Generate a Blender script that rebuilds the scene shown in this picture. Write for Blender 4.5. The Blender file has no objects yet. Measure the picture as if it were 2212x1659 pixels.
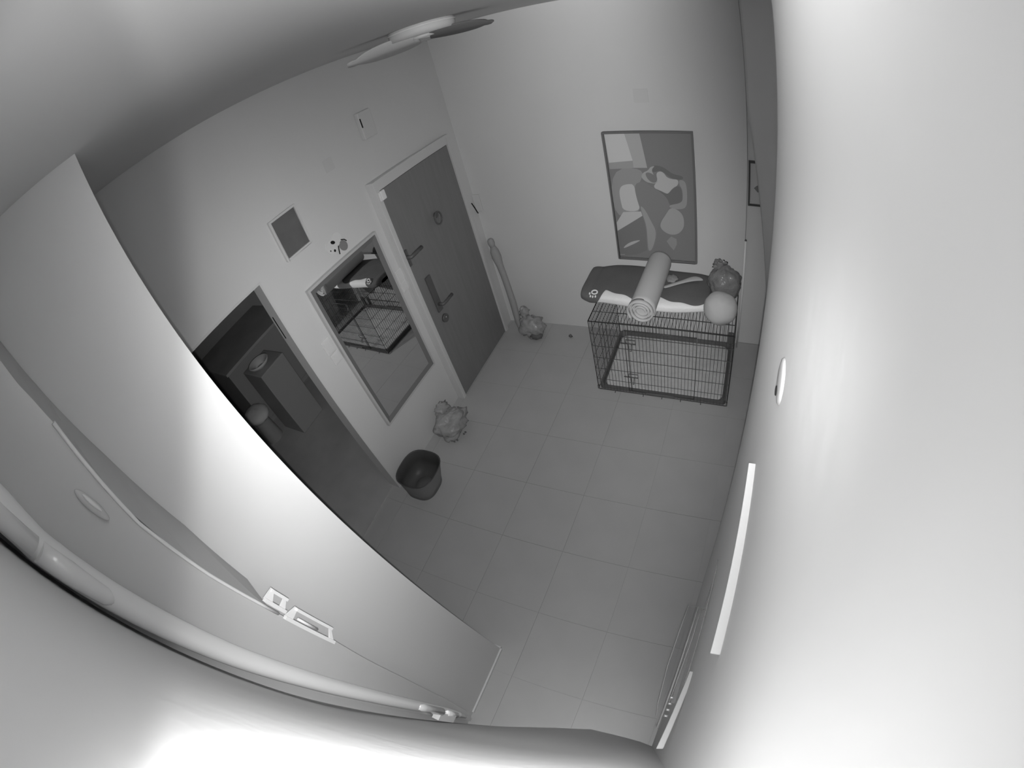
import bpy, bmesh, math, random
from mathutils import Matrix, Vector, noise
random.seed(7)
sc = bpy.context.scene
COL = sc.collection
H = 2.70          # lens height above the floor (m); ceiling just above it

# ------------------------------------------------------------------ camera
cd = bpy.data.cameras.new('camera')
cam = bpy.data.objects.new('camera', cd)
COL.objects.link(cam)
sc.camera = cam
cd.type = 'PANO'
cd.panorama_type = 'FISHEYE_LENS_POLYNOMIAL'
cd.sensor_fit = 'HORIZONTAL'
cd.sensor_width = 36
cd.clip_start = 0.002
_s = 2212 / 36 / 991.5194
cd.fisheye_fov = 3.4
cd.fisheye_polynomial_k0 = 0
cd.fisheye_polynomial_k1 = -_s
cd.fisheye_polynomial_k2 = 0
cd.fisheye_polynomial_k3 = -0.01886923 * _s ** 3
cd.fisheye_polynomial_k4 = 0
cd.shift_x = -(1183.26 - 1106) / 2212
cd.shift_y = (841.47 - 829.5) / 1659
CX = Vector((0.918051, 0.348383, -0.189241))
CY = Vector((-0.1329, 0.720129, 0.680993))
CZ = Vector((0.373524, -0.600036, 0.707415))     # backwards
ROT = Matrix((CX, CY, CZ)).transposed()
CAM = Vector((0, 0, H))
cam.matrix_world = Matrix.Translation(CAM) @ ROT.to_4x4()

# ------------------------------------------------------------------ world, lights, exposure
w = bpy.data.worlds.new('world')
sc.world = w
w.use_nodes = True
w.node_tree.nodes['Background'].inputs[0].default_value = (0.02, 0.02, 0.02, 1)
w.node_tree.nodes['Background'].inputs[1].default_value = 1
vs = sc.view_settings
vs.view_transform = 'Standard'
vs.look = 'None'
vs.exposure = 0.0
vs.gamma = 1
vs.use_curve_mapping = False
sc.cycles.use_denoising = True
sc.cycles.max_bounces = 10
sc.cycles.diffuse_bounces = 7
sc.cycles.sample_clamp_indirect = 3

DEG = 5
BEAM = [1.4850, 1.6114, -1.6741, -4.0291, 4.0748, 2.2338, 1.4498, 0.9087, -3.1398, 1.6683, 2.5613, 4.0157, 0.4978, -30.6703, -4.0827, -10.3614, 4.4019, -27.5047, -25.0865, 12.3812, -2.1402]
def led(name, off, watts, radius):
    """infrared lamp beside the lens; log intensity is a smooth quartic of direction (its photometric curve),
    with the soft side cut-offs of its housing"""
    ld = bpy.data.lights.new(name, 'POINT')
    ld.energy = watts
    ld.shadow_soft_size = radius
    ld.use_nodes = True
    nt = ld.node_tree
    def M(op, a, b=None):
        n = nt.nodes.new('ShaderNodeMath'); n.operation = op
        for k, q in enumerate((a, b)):
            if q is None: continue
            if hasattr(q, 'links'): nt.links.new(q, n.inputs[k])
            else: n.inputs[k].default_value = q
        return n.outputs[0]
    tc = nt.nodes.new('ShaderNodeTexCoord')
    sp = nt.nodes.new('ShaderNodeSeparateXYZ')
    nt.links.new(tc.outputs['Normal'], sp.inputs[0])
    x, y = sp.outputs['X'], sp.outputs['Y']
    acc = None; k = 0
    for i in range(DEG + 1):
        row = None
        cs = BEAM[k:k + DEG + 1 - i]; k += DEG + 1 - i
        for c in reversed(cs):
            row = c if row is None else M('ADD', M('MULTIPLY', row, y), c)
        if i:
            t_ = row
            for _ in range(i): t_ = M('MULTIPLY', t_, x)
            row = t_
        acc = row if acc is None else M('ADD', acc, row)
    inten = M('EXPONENT', acc)
    def cut(v, a, b, lo):
        mr = nt.nodes.new('ShaderNodeMapRange'); mr.interpolation_type = 'SMOOTHSTEP'
        for n_, q in (('From Min', a), ('From Max', b), ('To Min', 1), ('To Max', lo)):
            mr.inputs[n_].default_value = q
        nt.links.new(v, mr.inputs['Value'])
        return mr.outputs[0]
    inten = M('MULTIPLY', inten, cut(M('MULTIPLY', x, -1), .67, .735, .45))
    inten = M('MULTIPLY', inten, cut(x, .69, .80, .30))
    inten = M('MULTIPLY', inten, cut(sp.outputs['Z'], -.16, .0, 0))       # nothing is sent backwards
    nt.links.new(inten, nt.nodes['Emission'].inputs['Strength'])
    o = bpy.data.objects.new(name, ld)
    COL.objects.link(o)
    o.matrix_world = Matrix.Translation(CAM + CX * off[0] + CY * off[1] + CZ * off[2]) @ ROT.to_4x4()
    return o
WATTS = 32.0
led('infrared_lamp', (0.0, -0.012, 0.006), WATTS, 0.004)

# ------------------------------------------------------------------ materials
def g(v):
    """albedo of a surface that reads as grey v (0-255) where a plain wall reads as 128"""
    return min(0.9, ((v / 255) ** 2.2) / ((128 / 255) ** 2.2) * 0.62)

MATS = {}
def mat(name, alb, rough=0.7, spec=0.3, bump=0.0, bscale=60, var=0.0, vscale=3, metal=0, coat=0.0, alpha=1.0, stretch=None):
    if name in MATS:
        return MATS[name]
    m = bpy.data.materials.new(name)
    m.use_nodes = True
    nt = m.node_tree
    b = nt.nodes['Principled BSDF']
    b.inputs['Roughness'].default_value = rough
    b.inputs['Specular IOR Level'].default_value = spec
    b.inputs['Metallic'].default_value = metal
    b.inputs['Coat Weight'].default_value = coat
    b.inputs['Alpha'].default_value = alpha
    tc = nt.nodes.new('ShaderNodeTexCoord')
    mp = nt.nodes.new('ShaderNodeMapping')
    if stretch:
        mp.inputs['Scale'].default_value = stretch
    nt.links.new(tc.outputs['Object'], mp.inputs[0])
    n = nt.nodes.new('ShaderNodeTexNoise')
    n.inputs['Scale'].default_value = vscale
    n.inputs['Detail'].default_value = 4
    nt.links.new(mp.outputs[0], n.inputs['Vector'])
    r = nt.nodes.new('ShaderNodeMapRange')
    r.inputs['From Min'].default_value = 0.3
    r.inputs['From Max'].default_value = 0.7
    r.inputs['To Min'].default_value = alb * (1 - var)
    r.inputs['To Max'].default_value = min(0.95, alb * (1 + var))
    nt.links.new(n.outputs['Fac'], r.inputs['Value'])
    cb = nt.nodes.new('ShaderNodeCombineColor')
    for k in range(3):
        nt.links.new(r.outputs[0], cb.inputs[k])
    nt.links.new(cb.outputs[0], b.inputs['Base Color'])
    if bump > 0:
        n2 = nt.nodes.new('ShaderNodeTexNoise')
        n2.inputs['Scale'].default_value = bscale
        nt.links.new(mp.outputs[0], n2.inputs['Vector'])
        bp = nt.nodes.new('ShaderNodeBump')
        bp.inputs['Strength'].default_value = bump
        bp.inputs['Distance'].default_value = 0.01
        nt.links.new(n2.outputs['Fac'], bp.inputs['Height'])
        nt.links.new(bp.outputs[0], b.inputs['Normal'])
    MATS[name] = m
    return m

M_WALL = mat('wall_plaster', 0.62, 0.8, 0.2, bump=0.06, bscale=25, var=0.02, vscale=1.5)
M_CEIL = mat('ceiling_paint', 0.60, 0.85, 0.2, var=0.02, vscale=1.0)
M_TILE = mat('floor_tile', 0.42, 0.42, 0.35, var=0.03, vscale=4)
M_GROUT = mat('tile_joint', 0.39, 0.9, 0.1)
M_TRIM = mat('trim_paint', 0.60, 0.5, 0.3)
M_FRAME = mat('door_frame_paint', 0.60, 0.45, 0.4)
M_DOOR = mat('dark_wood', 0.205, 0.5, 0.3, bump=0.03, bscale=40, var=0.05, vscale=6, stretch=(6, 6, 0.6))
M_DARK = mat('dark_metal', 0.10, 0.4, 0.4)
M_WIRE = mat('crate_wire', 0.07, 0.4, 0.4)
M_TRAY = mat('crate_tray', 0.12, 0.5, 0.3)
M_MAT = mat('crate_mat', 0.56, 0.9, 0.1, bump=0.5, bscale=90, var=0.08, vscale=12)
M_WHITE = mat('white_plastic', 0.80, 0.4, 0.4)
M_GLOSSW = mat('glossy_white', 0.55, 0.22, 0.5, var=0.02)
M_TUBE = mat('glossy_enamel', 0.90, 0.22, 1.0, coat=0.5)
M_LIGHT = mat('pale_plastic', 0.66, 0.5, 0.3)
M_FLEECE = mat('pale_fleece', 0.80, 0.95, 0.05, bump=0.3, bscale=120, var=0.03)
M_COVER = mat('dark_cover', 0.125, 0.9, 0.1, bump=0.15, bscale=80, var=0.03)
M_ROLL = mat('grey_foam', 0.46, 0.8, 0.1, bump=0.1, bscale=50, var=0.02)
M_CUSH = mat('grey_cushion', 0.46, 0.9, 0.1, bump=0.1, bscale=60, var=0.02)
M_PALEPRINT = mat('pale_print', 0.78, 0.8, 0.1)
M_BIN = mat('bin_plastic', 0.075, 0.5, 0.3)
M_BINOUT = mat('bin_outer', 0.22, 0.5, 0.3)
M_UMB = mat('grey_nylon', 0.33, 0.8, 0.1, bump=0.4, bscale=30)
M_BLACK = mat('black_plastic', 0.012, 0.5, 0.2)
M_ALU = mat('brushed_metal', 0.62, 0.3, 0.5, metal=0.6)
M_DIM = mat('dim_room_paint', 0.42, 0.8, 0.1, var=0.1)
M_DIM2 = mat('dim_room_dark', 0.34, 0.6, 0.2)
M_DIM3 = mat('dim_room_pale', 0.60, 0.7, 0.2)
def glassy(name, tint, rough):
    m = bpy.data.materials.new(name); m.use_nodes = True
    b = m.node_tree.nodes['Principled BSDF']
    b.inputs['Base Color'].default_value = (tint,) * 3 + (1,)
    b.inputs['Metallic'].default_value = 1
    b.inputs['Roughness'].default_value = rough
    return m
M_MIRROR = glassy('mirror_silver', 0.80, 0.015)
def bagmat(name, alb, alpha):
    m = mat(name, alb, 0.25, 0.6, bump=1.0, bscale=35, var=0.15, vscale=20, alpha=alpha)
    return m
M_BAG = bagmat('clear_bag', 0.45, 0.62)
M_BAGD = bagmat('smoky_bag', 0.24, 0.80)
M_GLASS = mat('tray_glass', 0.10, 0.3, 0.2, alpha=0.10)
M_BAR = mat('bar_plastic', 0.40, 0.5, 0.3)
M_RACK = mat('rack_metal', 0.26, 0.5, 0.3)

# ------------------------------------------------------------------ mesh helpers
class MB:
    def __init__(self):
        self.v = []; self.f = []; self.mi = []; self.smooth = []
    def add(self, vs, fs, mi=0, sm=False):
        n = len(self.v)
        self.v += [tuple(v) for v in vs]
        for f in fs:
            self.f.append([i + n for i in f]); self.mi.append(mi); self.smooth.append(sm)
        return self
    def box(self, a, b, mi=0, rot=None, c=None):
        (x0, y0, z0), (x1, y1, z1) = a, b
        vs = [(x, y, z) for z in (z0, z1) for y in (y0, y1) for x in (x0, x1)]
        if rot is not None:
            cc = Vector(c if c is not None else ((x0 + x1) / 2, (y0 + y1) / 2, (z0 + z1) / 2))
            vs = [cc + rot @ (Vector(v) - cc) for v in vs]
        return self.add(vs, [(0, 2, 3, 1), (4, 5, 7, 6), (0, 1, 5, 4), (2, 6, 7, 3), (0, 4, 6, 2), (1, 3, 7, 5)], mi)
    def tube(self, pts, r, n=8, mi=0, cap=True, sm=True):
        pts = [Vector(p) for p in pts]
        rs = r if isinstance(r, (list, tuple)) else [r] * len(pts)
        rings = []
        up = None
        for i, p in enumerate(pts):
            d = (pts[min(i + 1, len(pts) - 1)] - pts[max(i - 1, 0)]).normalized()
            if up is None:
                up = d.orthogonal().normalized()
            up = (up - d * up.dot(d)).normalized()
            s = d.cross(up)
            rings.append([p + (up * math.cos(2 * math.pi * k / n) + s * math.sin(2 * math.pi * k / n)) * rs[i] for k in range(n)])
        vs = [v for ring in rings for v in ring]
        fs = []
        for i in range(len(pts) - 1):
            for k in range(n):
                fs.append((i * n + k, i * n + (k + 1) % n, (i + 1) * n + (k + 1) % n, (i + 1) * n + k))
        self.add(vs, fs, mi, sm)
        if cap:
            self.add(rings[0], [tuple(range(n))[::-1]], mi)
            self.add(rings[-1], [tuple(range(n))], mi)
        return self
    def lathe(self, prof, c, n=32, mi=0, ex=2.0, rot=None, sm=True):
        """profile of (radius, height) about c; ex>2 gives a rounded square"""
        vs = []
        for r, z in prof:
            for k in range(n):
                a = 2 * math.pi * k / n
                ca, sa = math.cos(a), math.sin(a)
                q = (abs(ca) ** ex + abs(sa) ** ex) ** (-1 / ex)
                p = Vector((r * ca * q, r * sa * q, z))
                if rot is not None:
                    p = rot @ p
                vs.append(Vector(c) + p)
        fs = []
        for i in range(len(prof) - 1):
            for k in range(n):
                fs.append((i * n + k, i * n + (k + 1) % n, (i + 1) * n + (k + 1) % n, (i + 1) * n + k))
        return self.add(vs, fs, mi, sm)
    def prism(self, poly, axis, d0, d1, mi=0):
        """poly of 2D points extruded along an axis ('x','y','z') from d0 to d1"""
        def P(p, d):
            return {'x': (d, p[0], p[1]), 'y': (p[0], d, p[1]), 'z': (p[0], p[1], d)}[axis]
        n = len(poly)
        vs = [P(p, d0) for p in poly] + [P(p, d1) for p in poly]
        fs = [tuple(range(n)), tuple(range(2 * n - 1, n - 1, -1))]
        fs += [(i, (i + 1) % n, n + (i + 1) % n, n + i) for i in range(n)]
        return self.add(vs, fs, mi)
    def blob(self, c, r, n=24, m=14, amp=0.0, fr=3.0, seed=0, mi=0, ex=1.0, rot=None):
        vs = []
        for i in range(m + 1):
            th = math.pi * i / m
            for k in range(n):
                a = 2 * math.pi * k / n
                d = Vector((math.sin(th) * math.cos(a), math.sin(th) * math.sin(a), math.cos(th)))
                q = 1 + amp * noise.noise(d * fr + Vector((seed, seed * .7, 3))) + amp * .5 * noise.noise(d * fr * 2.7 + Vector((seed, 1, seed)))
                dd = Vector([math.copysign(abs(t) ** ex, t) for t in d])
                p = Vector((dd.x * r[0], dd.y * r[1], dd.z * r[2])) * q
                if rot is not None:
                    p = rot @ p
                vs.append(Vector(c) + p)
        fs = []
        for i in range(m):
            for k in range(n):
                fs.append((i * n + k, (i + 1) * n + k, (i + 1) * n + (k + 1) % n, i * n + (k + 1) % n))
        return self.add(vs, fs, mi, True)
    def build(self, name, mats, parent=None, bevel=0):
        me = bpy.data.meshes.new(name)
        me.from_pydata(self.v, [], self.f)
        for m in (mats if isinstance(mats, (list, tuple)) else [mats]):
            me.materials.append(m)
        me.polygons.foreach_set('material_index', self.mi)
        me.polygons.foreach_set('use_smooth', self.smooth)
        bm = bmesh.new(); bm.from_mesh(me)
        bmesh.ops.remove_doubles(bm, verts=bm.verts, dist=1e-6)
        bmesh.ops.recalc_face_normals(bm, faces=bm.faces)
        bm.to_mesh(me); bm.free()
        o = bpy.data.objects.new(name, me)
        COL.objects.link(o)
        if parent is not None:
            o.parent = parent
            o.matrix_parent_inverse = parent.matrix_world.inverted()
        if bevel:
            md = o.modifiers.new('bevel', 'BEVEL'); md.width = bevel; md.segments = 2; md.limit_method = 'ANGLE'
        return o

def thing(name, label, cat, loc=(0, 0, 0), group=None):
    o = bpy.data.objects.new(name, None)
    o.empty_display_size = 0.05
    COL.objects.link(o)
    o.matrix_world = Matrix.Translation(loc)
    o.location = loc
    o['label'] = label; o['category'] = cat
    if group: o['group'] = group
    return o
def tag(o, label, cat, group=None):
    o['label'] = label; o['category'] = cat
    if group: o['group'] = group
    return o
def struct(o, label=None, cat=None):
    o['kind'] = 'structure'
    if label: o['label'] = label
    if cat: o['category'] = cat
    return o

# ------------------------------------------------------------------ floor
XL, YB, ZC = -2.19, 3.13, 2.867
def xw(y):
    return -2.262 + 0.036 * y          # plan line of the left wall, two degrees off square
XDIM = -5.2
fl = MB().box((XDIM, -2.2, -0.10), (1.0, 3.4, -0.004)).build('floor', M_GROUT)
struct(fl, 'grey tiled floor of the entrance hall', 'floor')
P = 0.4345
tile_me = None
for i in range(-6, 4):
    for j in range(-3, 8):
        x0 = -0.820 + i * P; y0 = 0.098 + j * P
        x1 = x0 + P; y1 = y0 + P
        if x1 < XL - 0.4 or x0 > 0.45 or y0 > YB or y1 < -0.9: continue
        if tile_me is None:
            t = MB().box((-P / 2 + .0008, -P / 2 + .0008, -0.006), (P / 2 - .0008, P / 2 - .0008, 0)).build('tile', M_TILE, fl)
            tile_me = t.data
        else:
            t = bpy.data.objects.new('tile', tile_me); COL.objects.link(t); t.parent = fl
        t.location = (x0 + P / 2, y0 + P / 2, random.uniform(-0.0006, 0.0002))

# ------------------------------------------------------------------ ceiling
struct(MB().box((XDIM, -2.2, ZC), (1.0, 3.4, ZC + 0.1)).build('ceiling', M_CEIL), 'flat pale ceiling', 'ceiling')

# ------------------------------------------------------------------ left wall with dark doorway
class LW(MB):
    """shapes given as (distance out of the left wall, y, z)"""
    def build(self, *a, **k):
        self.v = [(xw(v[1]) + v[0], v[1], v[2]) for v in self.v]
        return super().build(*a, **k)
def lp(y, z):
    s = 2.262 / (2.15 + 0.036 * y)
    return y * s, H - (H - z) * s
DY0, DY1, DZ = 0.24, 1.092, 1.944
TW = 0.095
wl = LW()
wl.box((-TW, DY1, 0), (0, YB + 0.1, ZC))
wl.box((-TW, -2.2, 0), (0, DY0, ZC))
wl.box((-TW, DY0, DZ), (0, DY1, ZC))
wl = struct(wl.build('wall_left', M_WALL), 'pale left wall with doorway, mirror and dark door', 'wall')

# back wall, with its short right hand part set back beyond the thin vertical corner line
struct(MB().box((XL - TW, YB, 0), (0.060, YB + 0.12, ZC)).build('wall_back', M_WALL), 'pale back wall behind the crate', 'wall')
struct(MB().box((0.060, YB + 0.018, 0), (0.9, YB + 0.12, ZC)).build('wall_back_recess', M_WALL), 'narrow strip of back wall right of the thin vertical line', 'wall')
struct(MB().box((0.0575, YB - 0.003, 0), (0.0615, YB + 0.0, ZC)).build('trim_1', mat('trim_gap_grey', .22)), 'thin vertical bead at the edge of the back wall', 'trim')  # dark grey bead stands for the thin dark gap line

# near wall (the camera side of the hall), face parallel to the left wall
XN, YN = -0.948, 0.235
struct(MB().box((XN - 0.14, -1.2, 0), (XN, YN, ZC)).build('wall_near_left', M_WALL), 'bright near wall whose vertical edge hides the hallway', 'wall')
struct(MB().box((XN, YN - 0.44, 0.0), (XN + 0.010, YN, 0.020)).build('baseboard_near', M_TRIM), 'low strip along the foot of the near wall', 'baseboard')
struct(MB().box((XN - 0.14, YN, 0.0), (XN + 0.0, YN + 0.012, 0.02)).build('baseboard_near_end', M_TRIM), 'low strip at the end of the near wall', 'baseboard')

# wall the camera hangs on (slightly angled)
xs_ = [0.16, 0.085, 0.0, -0.08, -0.16, -0.278, -0.467, -0.62, -0.77, -0.96, -1.10]
ylow = [-0.10, -0.068, -0.055, -0.052, -0.053, -0.058, -0.113, -0.167, -0.225, -0.292, -0.33]
yup = [-0.10, -0.070, -0.062, -0.078, -0.098, -0.128, -0.180, -0.232, -0.276, -0.335, -0.38]
def wm(i, z):
    u = min(1, z / 1.5)
    return ylow[i] + (yup[i] - ylow[i]) * u
m_ = MB(); zz = [ZC * k / 24 for k in range(25)]
m_.add([(xs_[i], wm(i, z), z) for i in range(len(xs_)) for z in zz], [(i * 25 + k, i * 25 + k + 1, (i + 1) * 25 + k + 1, (i + 1) * 25 + k) for i in range(len(xs_) - 1) for k in range(24)], 0, True)
m_.add([(x, -0.8, z) for x in (0.16, -1.10) for z in (0, ZC)] + [(0.16, -0.10, 0), (0.16, -0.10, ZC)], [(0, 1, 3, 2), (0, 4, 5, 1)])
struct(m_.build('wall_mount', M_WALL), 'wall right behind the lens, washed out by its lamp', 'wall')

# right wall: very close to the lens, gently uneven
kn = [(-0.20, 0.070), (0.0, 0.071), (0.45, 0.075), (0.80, 0.078), (1.05, 0.094), (1.351, 0.135), (1.709, 0.191), (2.095, 0.253), (2.32, 0.297), (2.862, 0.340)]
def wallx(Y, z):
    i = max(k for k in range(len(kn) - 1) if kn[k][0] <= Y or k == 0)
    (a, xa), (b, xb) = kn[i], kn[i + 1]
    def sl(k):
        k0, k1 = max(k - 1, 0), min(k + 1, len(kn) - 1)
        return (kn[k1][1] - kn[k0][1]) / (kn[k1][0] - kn[k0][0])
    t_ = min(1, (Y - a) / (b - a)); h_ = b - a
    X = (2 * t_**3 - 3 * t_**2 + 1) * xa + (t_**3 - 2 * t_**2 + t_) * h_ * sl(i) + (-2 * t_**3 + 3 * t_**2) * xb + (t_**3 - t_**2) * h_ * sl(i + 1)
    lean = 0.1357 * min(z, 2.10) * (max(0, Y) / 2.862) ** 4
    return X - lean
wr = MB()
ny, nz = 60, 40
ys = [-0.20 + (2.862 + 0.20) * (i / ny) for i in range(ny + 1)]
zs = [ZC * k / nz for k in range(nz + 1)]
vs = []
for y in ys:
    for z in zs: vs.append((wallx(y, z), y, z))
fs = []
for i in range(ny):
    for k in range(nz):
        a = i * (nz + 1) + k
        fs.append((a, a + 1, a + nz + 2, a + nz + 1))
n0 = len(vs)
wr.add(vs, fs, 0, True)
# back, end, top faces
vb = [(0.75, ys[0], 0), (0.75, ys[0], ZC), (0.75, ys[-1], 0), (0.75, ys[-1], ZC)]
wr.add(vb, [(0, 1, 3, 2)])
endv = [(wallx(ys[-1], z), ys[-1], z) for z in zs] + [(0.75, ys[-1], z) for z in zs]
wr.add(endv, [(k, k + 1, nz + 2 + k, nz + 1 + k) for k in range(nz)])
struct(wr.build('wall_right', M_WALL), 'long bright right wall passing close beside the lens', 'wall')

# closing walls out of sight
struct(MB().box((XDIM, -2.2, 0), (1.0, -2.1, ZC)).build('wall_hall_end', M_WALL))
struct(MB().box((0.75, -2.2, 0), (0.9, 3.4, ZC)).build('wall_outer_right', M_WALL))

# dim room beyond the doorway
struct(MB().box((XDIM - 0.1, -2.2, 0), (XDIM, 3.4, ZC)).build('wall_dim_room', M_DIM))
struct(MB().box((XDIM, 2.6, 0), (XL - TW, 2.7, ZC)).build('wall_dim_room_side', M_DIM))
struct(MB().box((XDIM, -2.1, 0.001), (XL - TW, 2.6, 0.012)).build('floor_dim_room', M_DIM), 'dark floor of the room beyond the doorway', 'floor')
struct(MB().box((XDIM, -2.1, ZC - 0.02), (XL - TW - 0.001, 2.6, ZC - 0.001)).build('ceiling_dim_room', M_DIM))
# inside of the left wall, dark
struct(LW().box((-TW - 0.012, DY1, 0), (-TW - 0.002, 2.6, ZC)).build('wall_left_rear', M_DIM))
d2 = struct(LW().box((-TW, DY1 - 0.012, 0), (0.002, DY1, DZ)).build('door_2', M_TRIM), 'lit right jamb of the dark doorway', 'door')
LW().box((-0.070, DY1 - 0.0145, 1.545), (-0.062, DY1 - 0.012, 1.705)).build('strike_slot', M_BLACK, d2)
LW().box((-TW, DY0, DZ - 0.012), (0.002, DY1 - .012, DZ)).build('lintel', M_TRIM, d2)

# things in the dim room, seen faintly
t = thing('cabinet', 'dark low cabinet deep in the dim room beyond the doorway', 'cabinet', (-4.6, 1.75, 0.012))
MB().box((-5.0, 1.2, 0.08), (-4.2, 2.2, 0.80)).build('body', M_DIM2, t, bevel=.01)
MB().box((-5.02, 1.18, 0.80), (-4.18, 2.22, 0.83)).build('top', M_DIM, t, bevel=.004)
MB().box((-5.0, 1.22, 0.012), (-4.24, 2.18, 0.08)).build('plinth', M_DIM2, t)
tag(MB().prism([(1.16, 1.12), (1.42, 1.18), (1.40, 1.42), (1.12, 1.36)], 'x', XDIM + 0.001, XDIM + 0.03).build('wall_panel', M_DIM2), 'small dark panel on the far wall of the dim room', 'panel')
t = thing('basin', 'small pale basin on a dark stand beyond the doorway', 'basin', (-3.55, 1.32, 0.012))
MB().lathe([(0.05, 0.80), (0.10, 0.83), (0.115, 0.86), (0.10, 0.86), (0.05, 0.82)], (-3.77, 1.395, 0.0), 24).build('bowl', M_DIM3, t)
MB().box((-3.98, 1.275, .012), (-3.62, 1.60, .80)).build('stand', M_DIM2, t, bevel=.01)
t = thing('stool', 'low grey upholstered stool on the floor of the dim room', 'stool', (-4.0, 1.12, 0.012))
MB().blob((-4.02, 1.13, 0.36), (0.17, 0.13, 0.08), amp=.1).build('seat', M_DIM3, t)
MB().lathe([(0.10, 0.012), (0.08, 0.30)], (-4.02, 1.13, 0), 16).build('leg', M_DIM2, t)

# ------------------------------------------------------------------ dark entrance door (closed, proud of the wall)
XD = -2.118
d1 = MB()
d1.box((XD - 0.035, 2.050, 0), (XD, 2.089, 2.01)).box((XD - 0.035, 2.956, 0), (XD, 3.0, 2.01)).box((XD - 0.035, 2.089, 1.936), (XD, 2.956, 2.01))
d1.box((xw(2.05) - .0, 2.052, 0), (XD - 0.035, 2.10, 2.008)).box((xw(2.96) - .02, 2.95, 0), (XD - 0.035, 2.998, 2.008)).box((xw(2.05), 2.10, 1.93), (XD - 0.035, 2.95, 2.008))
d1 = struct(d1.build('door_1', M_FRAME, bevel=.003), 'dark wooden entrance door in a pale frame', 'door')
MB().box((XD - 0.06, 2.094, 0.006), (XD - 0.012, 2.951, 1.930)).build('door_leaf', M_DOOR, d1, bevel=.002)
MB().tube([(XD - .01, 2.548, 1.500), (XD + 0.004, 2.548, 1.500)], 0.022, 16).tube([(XD + .01, 2.548 + .042 * math.sin(a), 1.475 + .05 * math.cos(a)) for a in [k * math.pi / 10 for k in range(20)] + [0]], 0.007, 8, cap=False).build('door_knocker', M_DARK, d1)
MB().tube([(XD - .012, 2.10, 1.405), (XD + .035, 2.10, 1.405), (XD + .042, 2.13, 1.410), (XD + .045, 2.225, 1.412)], 0.015, 10).box((XD - .012, 2.094, 1.33), (XD + .002, 2.118, 1.46)).build('upper_handle', M_DARK, d1)
hp = MB().box((XD - .012, 2.185, 0.84), (XD + .004, 2.245, 1.16)).build('handle_plate', M_DARK, d1, bevel=.003)
MB().tube([(XD, 2.215, 0.905), (XD + .045, 2.215, 0.905), (XD + .05, 2.25, 0.905), (XD + .05, 2.345, 0.905)], 0.013, 10).build('door_lever', M_DARK, hp)
MB().tube([(XD - .012, 2.23, 0.755), (XD + .006, 2.23, 0.755)], 0.035, 20).build('lock_plate', M_DARK, d1)
MB().tube([(XD + .006, 2.23, 0.765), (XD + .010, 2.23, 0.765)], 0.006, 10).build('key_cylinder', M_ALU, d1)
t = thing('door_sensor', 'small white sensor at the upper left corner of the dark door', 'sensor', (XD, 2.10, 1.90))
MB().box((XD, 2.075, 1.868), (XD + .018, 2.118, 1.935)).build('body', M_WHITE, t, bevel=.006)
MB().box((XD, 2.065, 1.868), (XD + .010, 2.073, 1.930)).build('magnet', M_WHITE, t, bevel=.002)
# dark cable by the door hinge side
tag(MB().tube([(-2.10, 3.006, 1.37), (-2.09, 3.02, 1.31), (-2.10, 3.05, 1.26), (-2.125, 3.09, 1.235), (-2.135, 3.11, 1.225)], .005, 8).build('cable', M_BLACK), 'short dark cable hooked out beside the door near the corner', 'cable')
tag(MB().box((-2.148, YB - 0.022, 1.24), (-2.085, YB - .0005, 1.40)).build('junction_box', M_TRIM, bevel=.004), 'pale box on the back wall tight in the corner by the door', 'box')

# ------------------------------------------------------------------ mirror
(my0, mz1), (my1, mz0) = lp(1.269, 1.736), lp(1.925, 0.545)
t = thing('wall_mirror', 'tall rectangular mirror with a dark inner frame between doorway and door', 'mirror', (xw(1.6) + .02, 1.6, mz0))
fr = LW()
fw = 0.045
for a, b in (((0.004, my0, mz0), (0.030, my0 + .016, mz1)), ((0.004, my1 - .016, mz0), (0.030, my1, mz1)), ((0.004, my0 + .016, mz1 - .016), (0.030, my1 - .016, mz1)), ((0.004, my0 + .016, mz0), (0.030, my1 - .016, mz0 + .016))):
    fr.box(a, b)
fr.build('outer_frame', mat('mirror_rim', 0.50, 0.4, 0.4), t)
fi = LW()
o_, i_ = .016, .052
def ringq(y0, y1, z0, z1, d0, w_, d1):
    O = [(d0, y0, z0), (d0, y1, z0), (d0, y1, z1), (d0, y0, z1)]
    I = [(d1, y0 + w_, z0 + w_), (d1, y1 - w_, z0 + w_), (d1, y1 - w_, z1 - w_), (d1, y0 + w_, z1 - w_)]
    return O + I, [(k, (k + 1) % 4, 4 + (k + 1) % 4, 4 + k) for k in range(4)]
v_, f_ = ringq(my0 + o_, my1 - o_, mz0 + o_, mz1 - o_, 0.028, i_ - o_ + .0, 0.016)
fi.add(v_, f_)
fi.build('inner_frame', mat('mirror_bevel', 0.17, 0.35, 0.4), t)
LW().box((0.008, my0 + .045, mz0 + .045), (0.0165, my1 - .045, mz1 - .045)).build('mirror_glass', M_MIRROR, t)
LW().box((0.0005, my0 + .005, mz0 + .005), (0.008, my1 - .005, mz1 - .005)).build('backing', M_DARK, t)

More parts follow.
